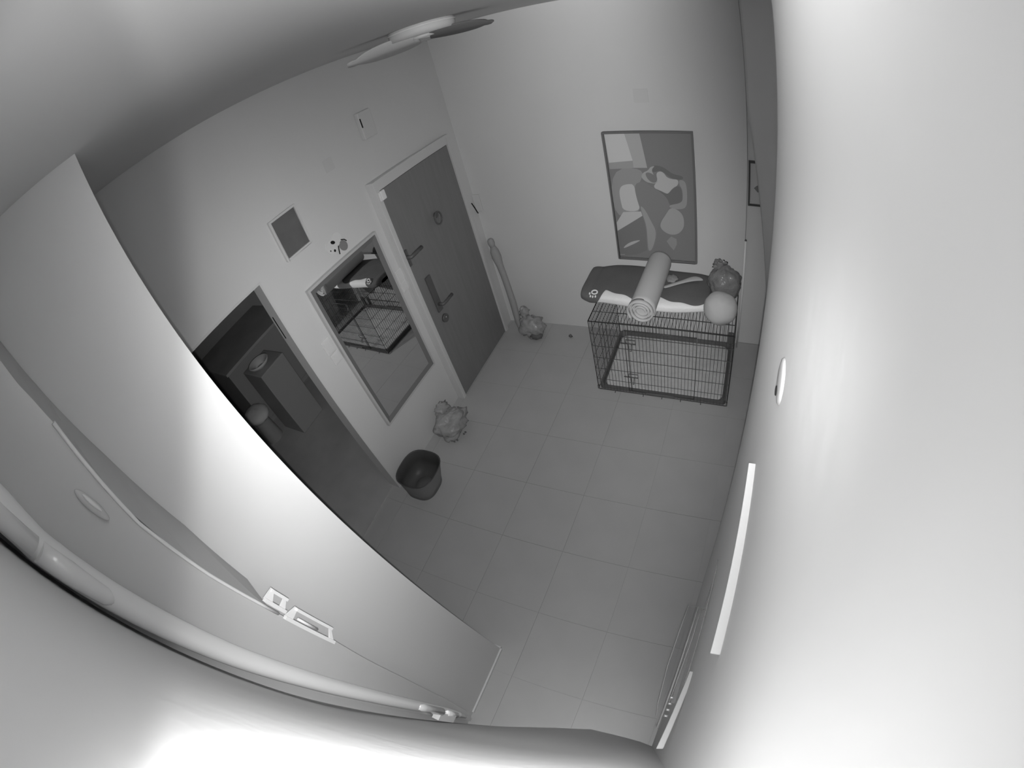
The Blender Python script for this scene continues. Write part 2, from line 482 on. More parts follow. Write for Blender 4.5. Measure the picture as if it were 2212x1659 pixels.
# small dark picture
(py0, pz1), (py1, pz0) = lp(1.257, 2.198), lp(1.461, 1.944)
t = thing('picture_frame', 'small dark picture in a thin pale frame high on the left wall', 'picture', (xw(1.36), 1.36, pz0))
fr = LW()
for a, b in (((0.001, py0, pz0), (0.022, py0 + .013, pz1)), ((0.001, py1 - .013, pz0), (0.022, py1, pz1)), ((0.001, py0 + .013, pz1 - .013), (0.022, py1 - .013, pz1)), ((0.001, py0 + .013, pz0), (0.022, py1 - .013, pz0 + .013))):
    fr.box(a, b)
fr.build('frame', M_TRIM, t, bevel=.002)
LW().box((0.004, py0 + .013, pz0 + .013), (0.012, py1 - .013, pz1 - .013)).build('print', mat('dark_print', 0.13, 0.4, 0.3, var=.12, vscale=8), t)

# intercom / chime box
(cy0, cz1), (cy1, cz0) = lp(2.136, 2.479), lp(2.262, 2.268)
t = thing('chime_box', 'white wall box with a black slot above the door', 'box', (xw(2.2), 2.2, cz0))
LW().box((0.0005, cy0, cz0 + .02), (0.035, cy1, cz1)).build('body', mat('chime_plastic', 0.60, .5, .2), t, bevel=.006)
LW().box((0.035, cy0 + .004, cz0 + .105), (0.0365, cy0 + .014, cz0 + .170)).build('slot', M_BLACK, t)

# switches
def switch(y0, y1, z0, z1, label, n):
    t = thing('light_switch', label, 'switch', (xw(y0), (y0 + y1) / 2, z0), 'white wall switches')
    LW().box((0.0005, y0, z0), (0.010, y1, z1)).build('plate', M_LIGHT, t, bevel=.004)
    hh = (z1 - z0) / n
    for k in range(n):
        LW().box((0.010, y0 + .012, z0 + k * hh + .010), (0.014, y1 - .012, z0 + (k + 1) * hh - .010)).build('rocker', M_LIGHT, t, bevel=.003)
    return t
y_, z_ = lp(1.975, 1.375); y2, z2 = lp(2.02, 1.185)
switch(y_ - .018, y_ + .055, z2 + .01, z_, 'white switch plate squeezed between mirror and dark door', 2)
y_, z_ = lp(1.185, 1.40); y2, z2 = lp(1.25, 1.235)
switch(y_ - .005, y_ + .068, z2 + .08, z_ + .02, 'upper white switch plate left of the mirror', 1)
switch(y_ + .004, y_ + .078, z2 - .005, z2 + .075, 'lower white switch plate left of the mirror, just under another', 1)

# plain rounded wall sticker above the mirror corner
y_, z_ = lp(1.585, 1.832)
t = thing('wall_sticker', 'pale sticker of rounded blobs with dark spots above the mirror', 'sticker', (xw(y_), y_, z_ - .1))
def disc(y, z, ry, rz, d, m, name, a=0):
    n = 28
    poly = []
    for k in range(n):
        c, s = ry * math.cos(2 * math.pi * k / n), rz * math.sin(2 * math.pi * k / n)
        poly.append((y + c * math.cos(a) - s * math.sin(a), z + c * math.sin(a) + s * math.cos(a)))
    return LW().prism(poly, 'x', d[0], d[1]).build(name, m, t)
disc(y_ - .008, z_ - .002, .045, .045, (.0005, .005), M_LIGHT, 'round_patch')
disc(y_ + .050, z_ + .020, .040, .042, (.0005, .004), M_LIGHT, 'round_patch')
disc(y_ + .078, z_ - .045, .030, .038, (.0005, .004), mat('sticker_grey', .22), 'grey_patch', .4)
disc(y_ + .012, z_ + .018, .018, .011, (.005, .006), M_BLACK, 'dark_spot', -.6)
disc(y_ + .001, z_ - .034, .008, .009, (.005, .006), M_BLACK, 'dark_spot')
disc(y_ - .028, z_ - .018, .004, .005, (.005, .006), M_BLACK, 'dark_spot')
for pts in ([(y_ + .040, z_ - .024), (y_ + .030, z_ - .050), (y_ + .024, z_ - .075)], [(y_ + .075, z_ - .002), (y_ + .100, z_ - .015), (y_ + .112, z_ - .033)]):
    LW().tube([(.005, p[0], p[1]) for p in pts], .0035, 6).build('dark_line', M_BLACK, t)

# ------------------------------------------------------------------ large framed poster on the back wall
PX0, PX1, PZ0, PZ1 = -0.949, -0.309, 0.788, 1.857
t = thing('framed_poster', 'large framed photo poster of a reclining figure in dark clothes above the crate', 'poster', ((PX0 + PX1) / 2, YB, PZ0))
fr = MB()
ff = 0.014
yf0, yf1 = YB - 0.034, YB - 0.001
fr.box((PX0, yf0, PZ0), (PX0 + ff, yf1, PZ1)).box((PX1 - ff, yf0, PZ0), (PX1, yf1, PZ1)).box((PX0 + ff, yf0, PZ1 - ff), (PX1 - ff, yf1, PZ1)).box((PX0 + ff, yf0, PZ0), (PX1 - ff, yf1, PZ0 + ff))
fr.build('frame', mat('poster_frame', 0.16, .4, .3), t, bevel=.002)
POLY = [(125, [(-0.932, 1.848), (-0.788, 1.844), (-0.751, 1.629), (-0.929, 1.614)]), (108, [(-0.788, 1.846), (-0.681, 1.844), (-0.651, 1.573), (-0.754, 1.572), (-0.751, 1.629)]), (98, [(-0.929, 1.614), (-0.751, 1.629), (-0.75, 1.57), (-0.929, 1.563)]), (94, [(-0.929, 1.563), (-0.678, 1.573), (-0.708, 1.457), (-0.756, 1.44), (-0.753, 1.321), (-0.724, 1.209), (-0.945, 1.14)]), (120, [(-0.881, 1.37), (-0.87, 1.409), (-0.85, 1.43), (-0.81, 1.442), (-0.76, 1.441), (-0.755, 1.338), (-0.727, 1.218), (-0.867, 1.213), (-0.878, 1.292)]), (118, [(-0.869, 1.206), (-0.727, 1.216), (-0.714, 1.182), (-0.932, 1.039), (-0.931, 1.113)]), (76, [(-0.932, 1.037), (-0.722, 1.179), (-0.662, 1.088), (-0.71, 0.873), (-0.797, 0.828), (-0.953, 0.809)]), (112, [(-0.907, 0.875), (-0.882, 0.91), (-0.837, 0.942), (-0.786, 0.959), (-0.752, 0.964), (-0.788, 0.939), (-0.832, 0.914)]), (70, [(-0.621, 1.586), (-0.591, 1.595), (-0.547, 1.587), (-0.505, 1.56), (-0.47, 1.529), (-0.397, 1.516), (-0.398, 1.488), (-0.458, 1.488), (-0.494, 1.504), (-0.529, 1.535), (-0.564, 1.555), (-0.595, 1.542), (-0.625, 1.541)]), (114, [(-0.592, 1.534), (-0.557, 1.551), (-0.532, 1.535), (-0.516, 1.503), (-0.48, 1.489), (-0.432, 1.489), (-0.436, 1.443), (-0.477, 1.419), (-0.51, 1.376), (-0.525, 1.371), (-0.562, 1.391), (-0.61, 1.41), (-0.615, 1.435), (-0.582, 1.469)]), (106, [(-0.704, 1.499), (-0.686, 1.536), (-0.646, 1.553), (-0.629, 1.581), (-0.591, 1.592), (-0.619, 1.565), (-0.615, 1.533), (-0.599, 1.501), (-0.579, 1.469), (-0.599, 1.45), (-0.633, 1.452), (-0.67, 1.462)]), (80, [(-0.671, 1.532), (-0.64, 1.541), (-0.594, 1.509), (-0.585, 1.481), (-0.598, 1.456), (-0.632, 1.459), (-0.66, 1.491)]), (82, [(-0.762, 1.435), (-0.708, 1.466), (-0.671, 1.454), (-0.614, 1.41), (-0.563, 1.378), (-0.513, 1.33), (-0.508, 1.271), (-0.535, 1.214), (-0.581, 1.159), (-0.614, 1.082), (-0.624, 0.981), (-0.659, 0.886), (-0.685, 0.86), (-0.706, 0.868), (-0.706, 0.976), (-0.702, 1.086), (-0.728, 1.209), (-0.753, 1.321)]), (98, [(-0.734, 1.27), (-0.698, 1.237), (-0.658, 1.133), (-0.627, 1.063), (-0.632, 0.99), (-0.665, 0.89), (-0.685, 0.869), (-0.699, 0.878), (-0.698, 0.976), (-0.697, 1.095), (-0.718, 1.183)]), (72, [(-0.609, 1.414), (-0.562, 1.387), (-0.525, 1.367), (-0.506, 1.376), (-0.477, 1.415), (-0.432, 1.443), (-0.41, 1.402), (-0.409, 1.306), (-0.461, 1.291), (-0.508, 1.275), (-0.52, 1.33), (-0.563, 1.378)]), (96, [(-0.429, 1.489), (-0.388, 1.481), (-0.375, 1.437), (-0.374, 1.338), (-0.386, 1.261), (-0.448, 1.245), (-0.509, 1.258), (-0.512, 1.279), (-0.415, 1.302), (-0.406, 1.361), (-0.409, 1.418), (-0.427, 1.442)]), (102, [(-0.505, 1.258), (-0.456, 1.248), (-0.415, 1.208), (-0.404, 1.148), (-0.412, 1.086), (-0.457, 1.034), (-0.521, 1.025), (-0.583, 1.066), (-0.592, 1.119), (-0.535, 1.21)]), (92, [(-0.548, 0.968), (-0.51, 1.012), (-0.47, 0.992), (-0.468, 0.947), (-0.494, 0.889), (-0.522, 0.924)]), (105, [(-0.934, 0.824), (-0.895, 0.826), (-0.895, 0.821), (-0.934, 0.819)])]
vals = sorted(set(v for v, _ in POLY) | {80})
pm = [mat('print_grey_%d' % v, g(v) * 1.02, .5, .25) for v in vals]
pr = MB()
pr.box((PX0 + ff, YB - .014, PZ0 + ff), (PX1 - ff, YB - .010, PZ1 - ff), vals.index(80))
def clipq(pp):
    return [(min(max(x, PX0 + ff), PX1 - ff), min(max(z, PZ0 + ff), PZ1 - ff)) for x, z in pp]
def rounded(pp):
    out = []
    for i, p in enumerate(pp):
        q = pp[(i + 1) % len(pp)]
        out += [(p[0] * .75 + q[0] * .25, p[1] * .75 + q[1] * .25), (p[0] * .25 + q[0] * .75, p[1] * .25 + q[1] * .75)]
    return out
for k, (v, pp) in enumerate(POLY):
    if len(pp) > 6: pp = rounded(rounded(pp))
    pp = clipq(pp)
    y = YB - 0.0141 - 0.00012 * k
    pr.add([(x, y, z) for x, z in pp], [tuple(range(len(pp)))], vals.index(v))
prn = pr.build('print', pm, t)

# partly hidden framed picture on the strip right of the corner line
t = thing('narrow_picture', 'framed picture half hidden behind the right wall edge', 'picture', (0.25, YB, 1.32))
fr = MB()
ya, yb = YB - .012, YB + .017
a0, a1, b0, b1 = 0.068, 0.42, 1.318, 1.660
fr.box((a0, ya, b0), (a0 + .013, yb, b1)).box((a1 - .013, ya, b0), (a1, yb, b1)).box((a0 + .013, ya, b1 - .013), (a1 - .013, yb, b1)).box((a0 + .013, ya, b0), (a1 - .013, yb, b0 + .013))
fr.build('frame', mat('thin_dark_frame', 0.07, .4, .3), t)
MB().box((a0 + .013, YB + .002, b0 + .013), (a1 - .013, YB + .010, b1 - .013)).build('print', mat('grey_print', .52), t)
MB().prism([(0.108, 1.455), (0.128, 1.475), (0.20, 1.50), (0.22, 1.43), (0.135, 1.425)], 'y', YB + .0005, YB + .002).build('print_motif', mat('motif_grey', .2), t)

# ------------------------------------------------------------------ ceiling fan
fc = Vector((-1.42, 2.05, 0))
t = thing('ceiling_fan', 'flat ceiling fan lamp with round drum and short curved blades', 'fan', (fc.x, fc.y, ZC))
MB().lathe([(0.0, ZC - .0005), (.165, ZC - .0005), (.170, ZC - .004), (.170, ZC - .040), (.160, ZC - .058), (0.0, ZC - .060)], (fc.x, fc.y, 0), 48).build('drum', M_LIGHT, t)
MB().lathe([(.172, ZC - .012), (.176, ZC - .016), (.172, ZC - .020)], (fc.x, fc.y, 0), 48).build('ring', M_WHITE, t)
MB().lathe([(0.0, ZC - .060), (.06, ZC - .060), (.055, ZC - .075), (0, ZC - .078)], (fc.x, fc.y, 0), 24).build('hub', M_LIGHT, t)
def blade(ang, L, wid, m, tilt):
    b = MB()
    vs = []; n = 14
    for s in (0, 1):
        for i in range(n + 1):
            u = i / n
            r = 0.03 + L * u
            hw = wid * (0.35 + 0.65 * math.sin(math.pi * min(1, u * 1.15 + .05)) ** .5) * (1 if u < .93 else .6)
            for q in (-1, 0, 1):
                a_ = ang + .35 * u * u
                ca, sa = math.cos(a_), math.sin(a_)
                x = r * ca - q * hw * sa; y = r * sa + q * hw * ca
                vs.append((fc.x + x, fc.y + y, ZC - .070 + q * hw * tilt - .008 * s - .012 * u))
    N = (n + 1) * 3
    fs = []
    for i in range(n):
        for q in range(2):
            a = i * 3 + q
            fs.append((a, a + 1, a + 4, a + 3)); fs.append((N + a, N + a + 3, N + a + 4, N + a + 1))
        fs.append((i * 3, (i + 1) * 3, N + (i + 1) * 3, N + i * 3))
        fs.append((i * 3 + 2, N + i * 3 + 2, N + (i + 1) * 3 + 2, (i + 1) * 3 + 2))
    fs.append((0, N, N + 1, 1)); fs.append((1, N + 1, N + 2, 2))
    e = n * 3
    fs.append((e, e + 1, N + e + 1, N + e)); fs.append((e + 1, e + 2, N + e + 2, N + e + 1))
    b.add(vs, fs, 0, True)
    return b.build('blade', m, t)
b1_ = blade(math.radians(204), .37, .088, M_LIGHT, .42)
b2_ = blade(math.radians(35), .36, .085, mat('blade_shaded', .16, .5, .3), -.28); b2_['label'] = 'blade towards the back wall, its shade put into a darker colour'  # underside shade is put into this blade's darker colour
blade(math.radians(115), .30, .075, M_LIGHT, .1)

# ------------------------------------------------------------------ dog crate
X0, X1, Y0, Y1, ZT = -1.003, 0.030, 2.372, 3.072, 0.705
t = thing('dog_crate', 'black wire dog crate with grey mat against the back wall', 'crate', ((X0 + X1) / 2, (Y0 + Y1) / 2, 0))
R_, RE = .0018, .0034
def grid(name, o, u, v, nu, nv, thick_edge=True):
    o, u, v = Vector(o), Vector(u), Vector(v)
    b = MB()
    for i in range(1, nu):
        p = o + u * (i / nu); b.tube([p, p + v], R_, 5, cap=False)
    for j in range(1, nv):
        p = o + v * (j / nv); b.tube([p, p + u], R_ * 1.15, 5, cap=False)
    x = b.build(name + '_wires', M_WIRE, t); x['kind'] = 'stuff'
    e = MB()
    c = [o, o + u, o + u + v, o + v]
    for k in range(4): e.tube([c[k], c[(k + 1) % 4]], RE, 6)
    e.build(name + '_frame', M_WIRE, t)
dz = Vector((0, 0, ZT - .012)); zb = .012
grid('front_panel', (X0, Y0, zb), (X1 - X0, 0, 0), dz, 40, 6)
grid('back_panel', (X0, Y1, zb), (X1 - X0, 0, 0), dz, 40, 6)
grid('left_panel', (X0, Y0, zb), (0, Y1 - Y0, 0), dz, 27, 6)
grid('right_panel', (X1, Y0, zb), (0, Y1 - Y0, 0), dz, 27, 6)
grid('top_panel', (X0, Y0, ZT), (X1 - X0, 0, 0), (0, Y1 - Y0, 0), 40, 6)
# door in the front panel
dx0, dx1, dza, dzb_ = -0.745, -0.228, .045, .655
d = MB()
yd = Y0 - .006
for a, b in (((dx0, dza), (dx1, dza)), ((dx1, dza), (dx1, dzb_)), ((dx1, dzb_), (dx0, dzb_)), ((dx0, dzb_), (dx0, dza)), ((dx0 + .02, dza), (dx0 + .02, dzb_))):
    d.tube([(a[0], yd, a[1]), (b[0], yd, b[1])], .0030, 6)
d = d.build('crate_door', M_WIRE, t)
for z in (.20, .54):
    l = MB()
    l.tube([(-.775, yd - .006, z), (-.665, yd - .006, z)], .0035, 6)
    l.tube([(-.665, yd - .006, z), (-.665, yd - .006, z + .035), (-.735, yd - .006, z + .035), (-.735, yd - .006, z)], .0032, 6)
    l.tube([(-.715, yd - .008, z), (-.715, yd - .03, z - .045), (-.695, yd - .03, z - .05), (-.695, yd - .008, z)], .0032, 6)
    l.build('latch', M_WIRE, d)
# tray with raised rim, rounded corners
def rrect(x0, x1, y0, y1, r, n=6):
    pts = []
    for cx, cy, a0 in ((x1 - r, y1 - r, 0), (x0 + r, y1 - r, 90), (x0 + r, y0 + r, 180), (x1 - r, y0 + r, 270)):
        for k in range(n + 1):
            a = math.radians(a0 + 90 * k / n)
            pts.append((cx + r * math.cos(a), cy + r * math.sin(a)))
    return pts
def loopstack(name, loops, m, parent, closed_top=True):
    b = MB(); n = len(loops[0][0]); vs = []
    for pts, z in loops: vs += [(x, y, z) for x, y in pts]
    fs = []
    for i in range(len(loops) - 1):
        for k in range(n):
            fs.append((i * n + k, i * n + (k + 1) % n, (i + 1) * n + (k + 1) % n, (i + 1) * n + k))
    fs.append(tuple(range(n))[::-1]); fs.append(tuple(range((len(loops) - 1) * n, len(loops) * n)))
    b.add(vs, fs); return b.build(name, m, parent)
e = .008
loopstack('tray', [(rrect(X0 + e, X1 - e, Y0 + e, Y1 - e, .03), .012), (rrect(X0 + e, X1 - e, Y0 + e, Y1 - e, .03), .050), (rrect(X0 + .022, X1 - .022, Y0 + .02, Y1 - .02, .04), .050), (rrect(X0 + .030, X1 - .030, Y0 + .028, Y1 - .028, .05), .018)], M_TRAY, t)
loopstack('mat', [(rrect(X0 + .045, X1 - .045, Y0 + .030, Y1 - .045, .06), .0185), (rrect(X0 + .042, X1 - .042, Y0 + .030, Y1 - .042, .06), .030), (rrect(X0 + .055, X1 - .055, Y0 + .040, Y1 - .055, .06), .036)], M_MAT, t)
for x in (X0 + .14, X0 + .37, X0 + .52, X0 + .67, X0 + .83):
    MB().tube([(x, Y0, .016), (x, Y0 - .012, .004), (x, Y0 - .016, .004)], .003, 6).build('floor_hook', M_WIRE, t)
MB().box((X0 + .40, Y0 - .014, .030), (X0 + .62, Y0 - .004, .046)).build('tray_stop', M_TRAY, t, bevel=.002)
for x in (X0, X1):
    MB().box((x - .006, Y0 - .004, zb), (x + .006, Y0 + .008, .05)).build('corner_foot', M_TRAY, t)
MB().box((X1 - .05, Y1 - .03, .05), (X1 - .004, Y1 - .008, .17)).build('water_clip', M_TRAY, t, bevel=.004)

# ------------------------------------------------------------------ dog bed on top of the crate
bx0, bx1, by0, by1, bz0, bz1 = -1.115, -0.165, 2.515, 2.985, ZT + .009, ZT + .118
t = thing('dog_bed', 'padded dog bed with dark cover and pale sides lying on the crate', 'dog bed', ((bx0 + bx1) / 2, (by0 + by1) / 2, bz0))
def bed_pt(u, a, off=0):
    """u along x 0..1, a round the section 0..2pi (0 front bottom)"""
    x = bx0 + (bx1 - bx0) * u
    tp = min(1, math.sin(math.pi * min(max(u, 0.0), 1)) ** .20 if 0 < u < 1 else 0)
    cy = (by0 + by1) / 2 + .02 * math.sin(u * 7)
    hy = (by1 - by0) / 2 * (0.55 + 0.45 * tp) + off
    hz = (bz1 - bz0) / 2 * (0.35 + .65 * tp) + off
    cz = bz0 + (bz1 - bz0) / 2 * (0.35 + .65 * tp) + (.03 if u < .08 else 0) * (1 - u / .08)
    ca, sa = math.cos(a), math.sin(a)
    q = (abs(ca) ** 3.2 + abs(sa) ** 3.2) ** (-1 / 3.2)
    nz_ = .006 * noise.noise(Vector((x * 9, a * 1.5, 0)))
    return (x, cy + hy * ca * q, cz + (hz + nz_) * sa * q)
def bedmesh(name, m, off, sel, nu=90, na=72):
    b = MB(); vs = []; 
    for i in range(nu + 1):
        for k in range(na):
            vs.append(bed_pt(i / nu, 2 * math.pi * k / na, off))
    fs = []
    for i in range(nu):
        for k in range(na):
            if sel((i + .5) / nu, 2 * math.pi * (k + .5) / na):
                fs.append((i * na + k, (i + 1) * na + k, (i + 1) * na + (k + 1) % na, i * na + (k + 1) % na))
    if off == 0:
        fs.append(tuple(range(na))); fs.append(tuple(range(nu * na, (nu + 1) * na))[::-1])
    b.add(vs, fs, 0, True)
    o = b.build(name, m, t)
    return o
bedmesh('bed_base', M_FLEECE, 0, lambda u, a: True)
def bed_lim(u):
    wav = .15 * math.sin(u * 15 + 1.2) + .07 * math.sin(u * 29)
    k = min(1, max(0, (u - .115) / .09)); k = k * k * (3 - 2 * k)
    return 3.85 * (1 - k) + (2.38 + wav) * k
NU, NA = 90, 44
vs = []
for i in range(NU + 1):
    u = i / NU
    a0_ = -.75 if u < .1 else -.35
    for k in range(NA + 1):
        vs.append(bed_pt(u, a0_ + (bed_lim(u) - a0_) * k / NA, .005))
fs = [(i * (NA + 1) + k, (i + 1) * (NA + 1) + k, (i + 1) * (NA + 1) + k + 1, i * (NA + 1) + k + 1) for i in range(NU) for k in range(NA)]
fs += [tuple(range(NA + 1)), tuple(range(NU * (NA + 1), (NU + 1) * (NA + 1)))[::-1]]
cv = MB().add(vs, fs, 0, True).build('bed_cover', M_COVER, t)
# paw print
pc = Vector((-1.006, 2.569, .811))
uu = Vector((1, .04, .05)).normalized(); vv = Vector((0, -.75, -.66)).normalized(); nn = uu.cross(vv).normalized()
if nn.z < 0: nn = -nn
pw = MB()
ringp = [pc + uu * (.010 + .021 * math.cos(a)) + vv * (-.006 + .014 * math.sin(a)) + nn * .004 for a in [2 * math.pi * k / 20 for k in range(21)]]
pw.tube(ringp, .0055, 8, cap=False)
for dx_, dy_ in ((-.026, .004), (-.018, .024), (.000, .028), (.020, .026)):
    rm = Matrix((uu, vv, nn)).transposed()
    pw.blob(pc + uu * dx_ + vv * dy_ + nn * .003, (.0065, .010, .004), 12, 8, rot=rm)
pw.build('paw_print', M_PALEPRINT, cv)

# ------------------------------------------------------------------ rolled foam mat across the bed
A = Vector((-.585, 2.268, .911)); B = Vector((-.563, 2.90, .918))
ax = (B - A).normalized()
t = thing('rolled_mat', 'thick grey rolled mat lying across the dark dog bed', 'rolled mat', A)
rr = .086
mb = MB(); mb.tube([A + ax * .02, A + ax * .06, A + (B - A) * .5, B - ax * .03, B - ax * .005, B], [rr * .98, rr, rr, rr, rr * .96, rr * .85], 40)
mb.build('roll', M_ROLL, t)
s1 = ax.cross(Vector((0, 0, 1))).normalized(); s2 = s1.cross(ax)
sp = MB(); n = 90; vs = []
for side in (0, 1):
    for i in range(n + 1):
        a = i / n * 2 * math.pi * 2.6
        r = rr * (.30 + .68 * i / n)
        for d in (-.004 - .010 * (i / n), .03):
            vs.append(A + s1 * (r * math.cos(a)) + s2 * (r * math.sin(a)) + ax * d + (s1 * math.cos(a) + s2 * math.sin(a)) * (.009 * side))
N = (n + 1) * 2; fs = []
for i in range(n):
    a = i * 2
    fs += [(a, a + 1, a + 3, a + 2), (N + a, N + a + 2, N + a + 3, N + a + 1), (a, a + 2, N + a + 2, N + a), (a + 1, N + a + 1, N + a + 3, a + 3)]
sp.add(vs, fs, 0, True)
sp.build('spiral_end', M_ROLL, t)

# round cushion and smoky plastic bag, pale strap
t = tag(MB().blob((-.086, 2.505, ZT + .122), (.118, .112, .118), 36, 22, amp=.05, fr=1.6, seed=3).build('round_cushion', M_CUSH), 'plump round grey cushion on the right end of the crate', 'cushion')
t = thing('plastic_bag', 'crumpled smoky plastic bag behind the round cushion on the crate', 'bag', (-.08, 2.83, .72))
MB().blob((-.078, 2.800, ZT + .130), (.122, .125, .135), 40, 26, amp=.14, fr=2.0, seed=9).build('bag_body', M_BAGD, t)
MB().blob((-.118, 2.84, ZT + .250), (.050, .03, .045), 24, 16, amp=.5, fr=3, seed=5).build('bag_knot', M_BAGD, t)
MB().blob((-.070, 2.72, ZT + .215), (.014, .012, .010), 10, 8, amp=.3).build('bag_tag', M_PALEPRINT, t)
t = thing('bone_toy', 'pale flat bone-shaped chew on the dark bed right of the roll', 'chew', (-.36, 2.72, .88))
st = MB(); cl = [(-.510, 2.665, .838), (-.44, 2.72, .838), (-.378, 2.765, .838), (-.317, 2.812, .838), (-.271, 2.827, .838), (-.243, 2.822, .836)]
wd = [.016, .017, .018, .030, .036, .018]
vs = []
for (x, y, z), w_ in zip(cl, wd):
    dr = Vector((.6, -.75, 0)).normalized()
    for s in (-1, -.5, .5, 1):
        vs.append(Vector((x, y, z)) + dr * w_ * s + Vector((0, 0, .006 if abs(s) < 1 else 0)))
fs = []
for i in range(len(cl) - 1):
    for k in range(3): fs.append((i * 4 + k, i * 4 + k + 1, i * 4 + k + 5, i * 4 + k + 4))
st.add(vs, fs, 0, True)
o = st.build('strap', mat('chew_grey', .42, .8), t); md = o.modifiers.new('s', 'SOLIDIFY'); md.thickness = .006; md2 = o.modifiers.new('ss', 'SUBSURF'); md2.levels = md2.render_levels = 2
MB().blob((-.465, 2.800, .834), (.045, .05, .012), 20, 10, amp=.3, fr=3, seed=2).build('soft_patch', mat('patch_grey', .27, .9), t)

# pole standing behind the crate's right corner
t = thing('thin_pole', 'thin pale pole standing upright behind the crate corner', 'pole', (.058, 3.06, 0))
MB().tube([(.062, 3.075, 0), (.062, 3.075, 1.05)], .008, 10).build('rod', M_WHITE, t)
MB().tube([(.062, 3.075, 1.05), (.062, 3.075, 1.06)], [.010, .006], 10).build('cap', M_DARK, t)

# ------------------------------------------------------------------ corner by the door
t = thing('furled_umbrella', 'slender grey furled umbrella leaning in the corner by the door', 'umbrella', (-1.965, 3.0, 0))
up = [(-1.955, 2.955, .0), (-1.957, 2.96, .05), (-1.960, 2.965, .14), (-1.966, 2.98, .34), (-1.985, 3.0, .50), (-2.005, 3.02, .62), (-2.028, 3.04, .72), (-2.045, 3.055, .80), (-2.058, 3.065, .86), (-2.066, 3.072, .90)]
MB().tube(up, [.008, .018, .030, .032, .030, .030, .032, .044, .040, .024], 14).build('canopy', M_UMB, t)
MB().tube([(-2.064, 3.07, .89), (-2.074, 3.078, .93), (-2.080, 3.083, .96), (-2.084, 3.086, .975)], [.022, .032, .030, .016], 14).build('handle', M_UMB, t)
t = thing('plastic_bag', 'crumpled clear plastic bag in the corner at the umbrella foot', 'bag', (-1.80, 2.95, 0))
MB().blob((-1.818, 2.955, .105), (.125, .10, .105), 36, 22, amp=.35, fr=2.2, seed=21).build('bag_body', M_BAG, t)
MB().blob((-1.885, 3.0, .225), (.045, .045, .055), 18, 12, amp=.5, fr=2.5, seed=4).build('bag_neck', M_BAG, t)
MB().blob((-1.765, 2.895, .04), (.065, .045, .035), 18, 12, amp=.2, seed=8).build('contents', mat('bag_contents', .12, .8), t)
tag(MB().blob((-1.448, 2.962, .013), (.018, .014, .013), 14, 10, amp=.4, seed=6).lathe([(.011, .008), (.007, .026), (.0, .034)], (-1.449, 2.967, 0), 10).build('rubber_toy', M_TRAY), 'tiny dark object alone on the floor near the back wall', 'toy')
t = thing('plastic_bag', 'crumpled clear plastic bag on the floor below the mirror', 'bag', (-2.03, 1.70, 0))
MB().blob((-2.035, 1.715, .10), (.115, .16, .10), 40, 26, amp=.34, fr=2.0, seed=31).build('bag_body', M_BAG, t)
MB().blob((-2.11, 1.76, .20), (.045, .07, .055), 18, 12, amp=.5, fr=2.5, seed=14).build('bag_neck', M_BAG, t)
for k, (x, y) in enumerate(((-1.955, 1.62), (-1.975, 1.60), (-1.93, 1.69), (-1.925, 1.71))):
    MB().blob((x, y, .012), (.010, .007, .008), 8, 6, amp=.4, seed=k).build('crumb', M_TRAY, t)

# waste bin
bc = Vector((-1.955, 1.160, 0))
t = thing('waste_bin', 'dark rounded open waste bin by the foot of the doorway', 'bin', bc)
bt = Vector((-2.022, 1.165, 0))
def tilt_loop(z, r, c): return [(r, z)], c
prof = [(.126, .0), (.132, .004), (.138, .08), (.150, .18), (.159, .255), (.163, .262), (.160, .266), (.154, .260), (.143, .15), (.131, .03), (.06, .022), (.0, .022)]
b = MB()
n = 48; vs = []
for r, z in prof:
    cx_ = bt.x + (bc.x - bt.x) * (z / .26); cy_ = bt.y + (bc.y - bt.y) * (z / .26)
    for k in range(n):
        a = 2 * math.pi * k / n
        q = (abs(math.cos(a)) ** 2.8 + abs(math.sin(a)) ** 2.8) ** (-1 / 2.8)
        vs.append((cx_ + r * math.cos(a) * q, cy_ + r * math.sin(a) * q, z))
fs = []
for i in range(len(prof) - 1):
    for k in range(n): fs.append((i * n + k, i * n + (k + 1) % n, (i + 1) * n + (k + 1) % n, (i + 1) * n + k))
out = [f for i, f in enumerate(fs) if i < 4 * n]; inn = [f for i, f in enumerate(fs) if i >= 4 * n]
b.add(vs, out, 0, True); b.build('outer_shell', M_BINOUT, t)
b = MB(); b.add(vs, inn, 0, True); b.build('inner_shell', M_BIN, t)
MB().lathe([(0.0, .0225), (.070, .0225), (.068, .026), (0, .027)], (bt.x + .005, bt.y, 0), 30).build('bottom_ring', mat('bin_bottom', .12), t)

# ------------------------------------------------------------------ tall tapering board on the near wall
t = thing('ironing_board', 'tall pale glossy board standing upright, tapering to a rounded foot, by the near wall', 'board', (-.93, -.23, 0))
edge = [(-.776, -.070, 2.78), (-.7837, -.0697, 2.6315), (-.7855, -.0674, 2.5983), (-.7882, -.0664, 2.5468), (-.794, -.0782, 2.4392), (-.801, -.0935, 2.3097), (-.8117, -.0956, 2.1105), (-.8209, -.0922, 1.9394), (-.8247, -.092, 1.8674), (-.8385, -.0878, 1.611), (-.8496, -.102, 1.4038), (-.8659, -.1181, 1.1015), (-.8927, -.155, .6012), (-.9128, -.196, .228), (-.9196, -.2222, .1009), (-.9225, -.245, .045)]
wside = [(-.946, -.063, 2.80), (-.946, -.063, 2.70), (-.946, -.056, 2.558), (-.946, -.048, 2.383), (-.946, -.048, 2.137), (-.946, -.066, 1.90)]
fside = [(-.777, -.070, 2.78), (-.780, -.070, 2.70), (-.789, -.068, 2.53), (-.798, -.086, 2.36), (-.812, -.096, 2.11), (-.823, -.093, 1.90)]
b_ = MB(); ns = len(wside)
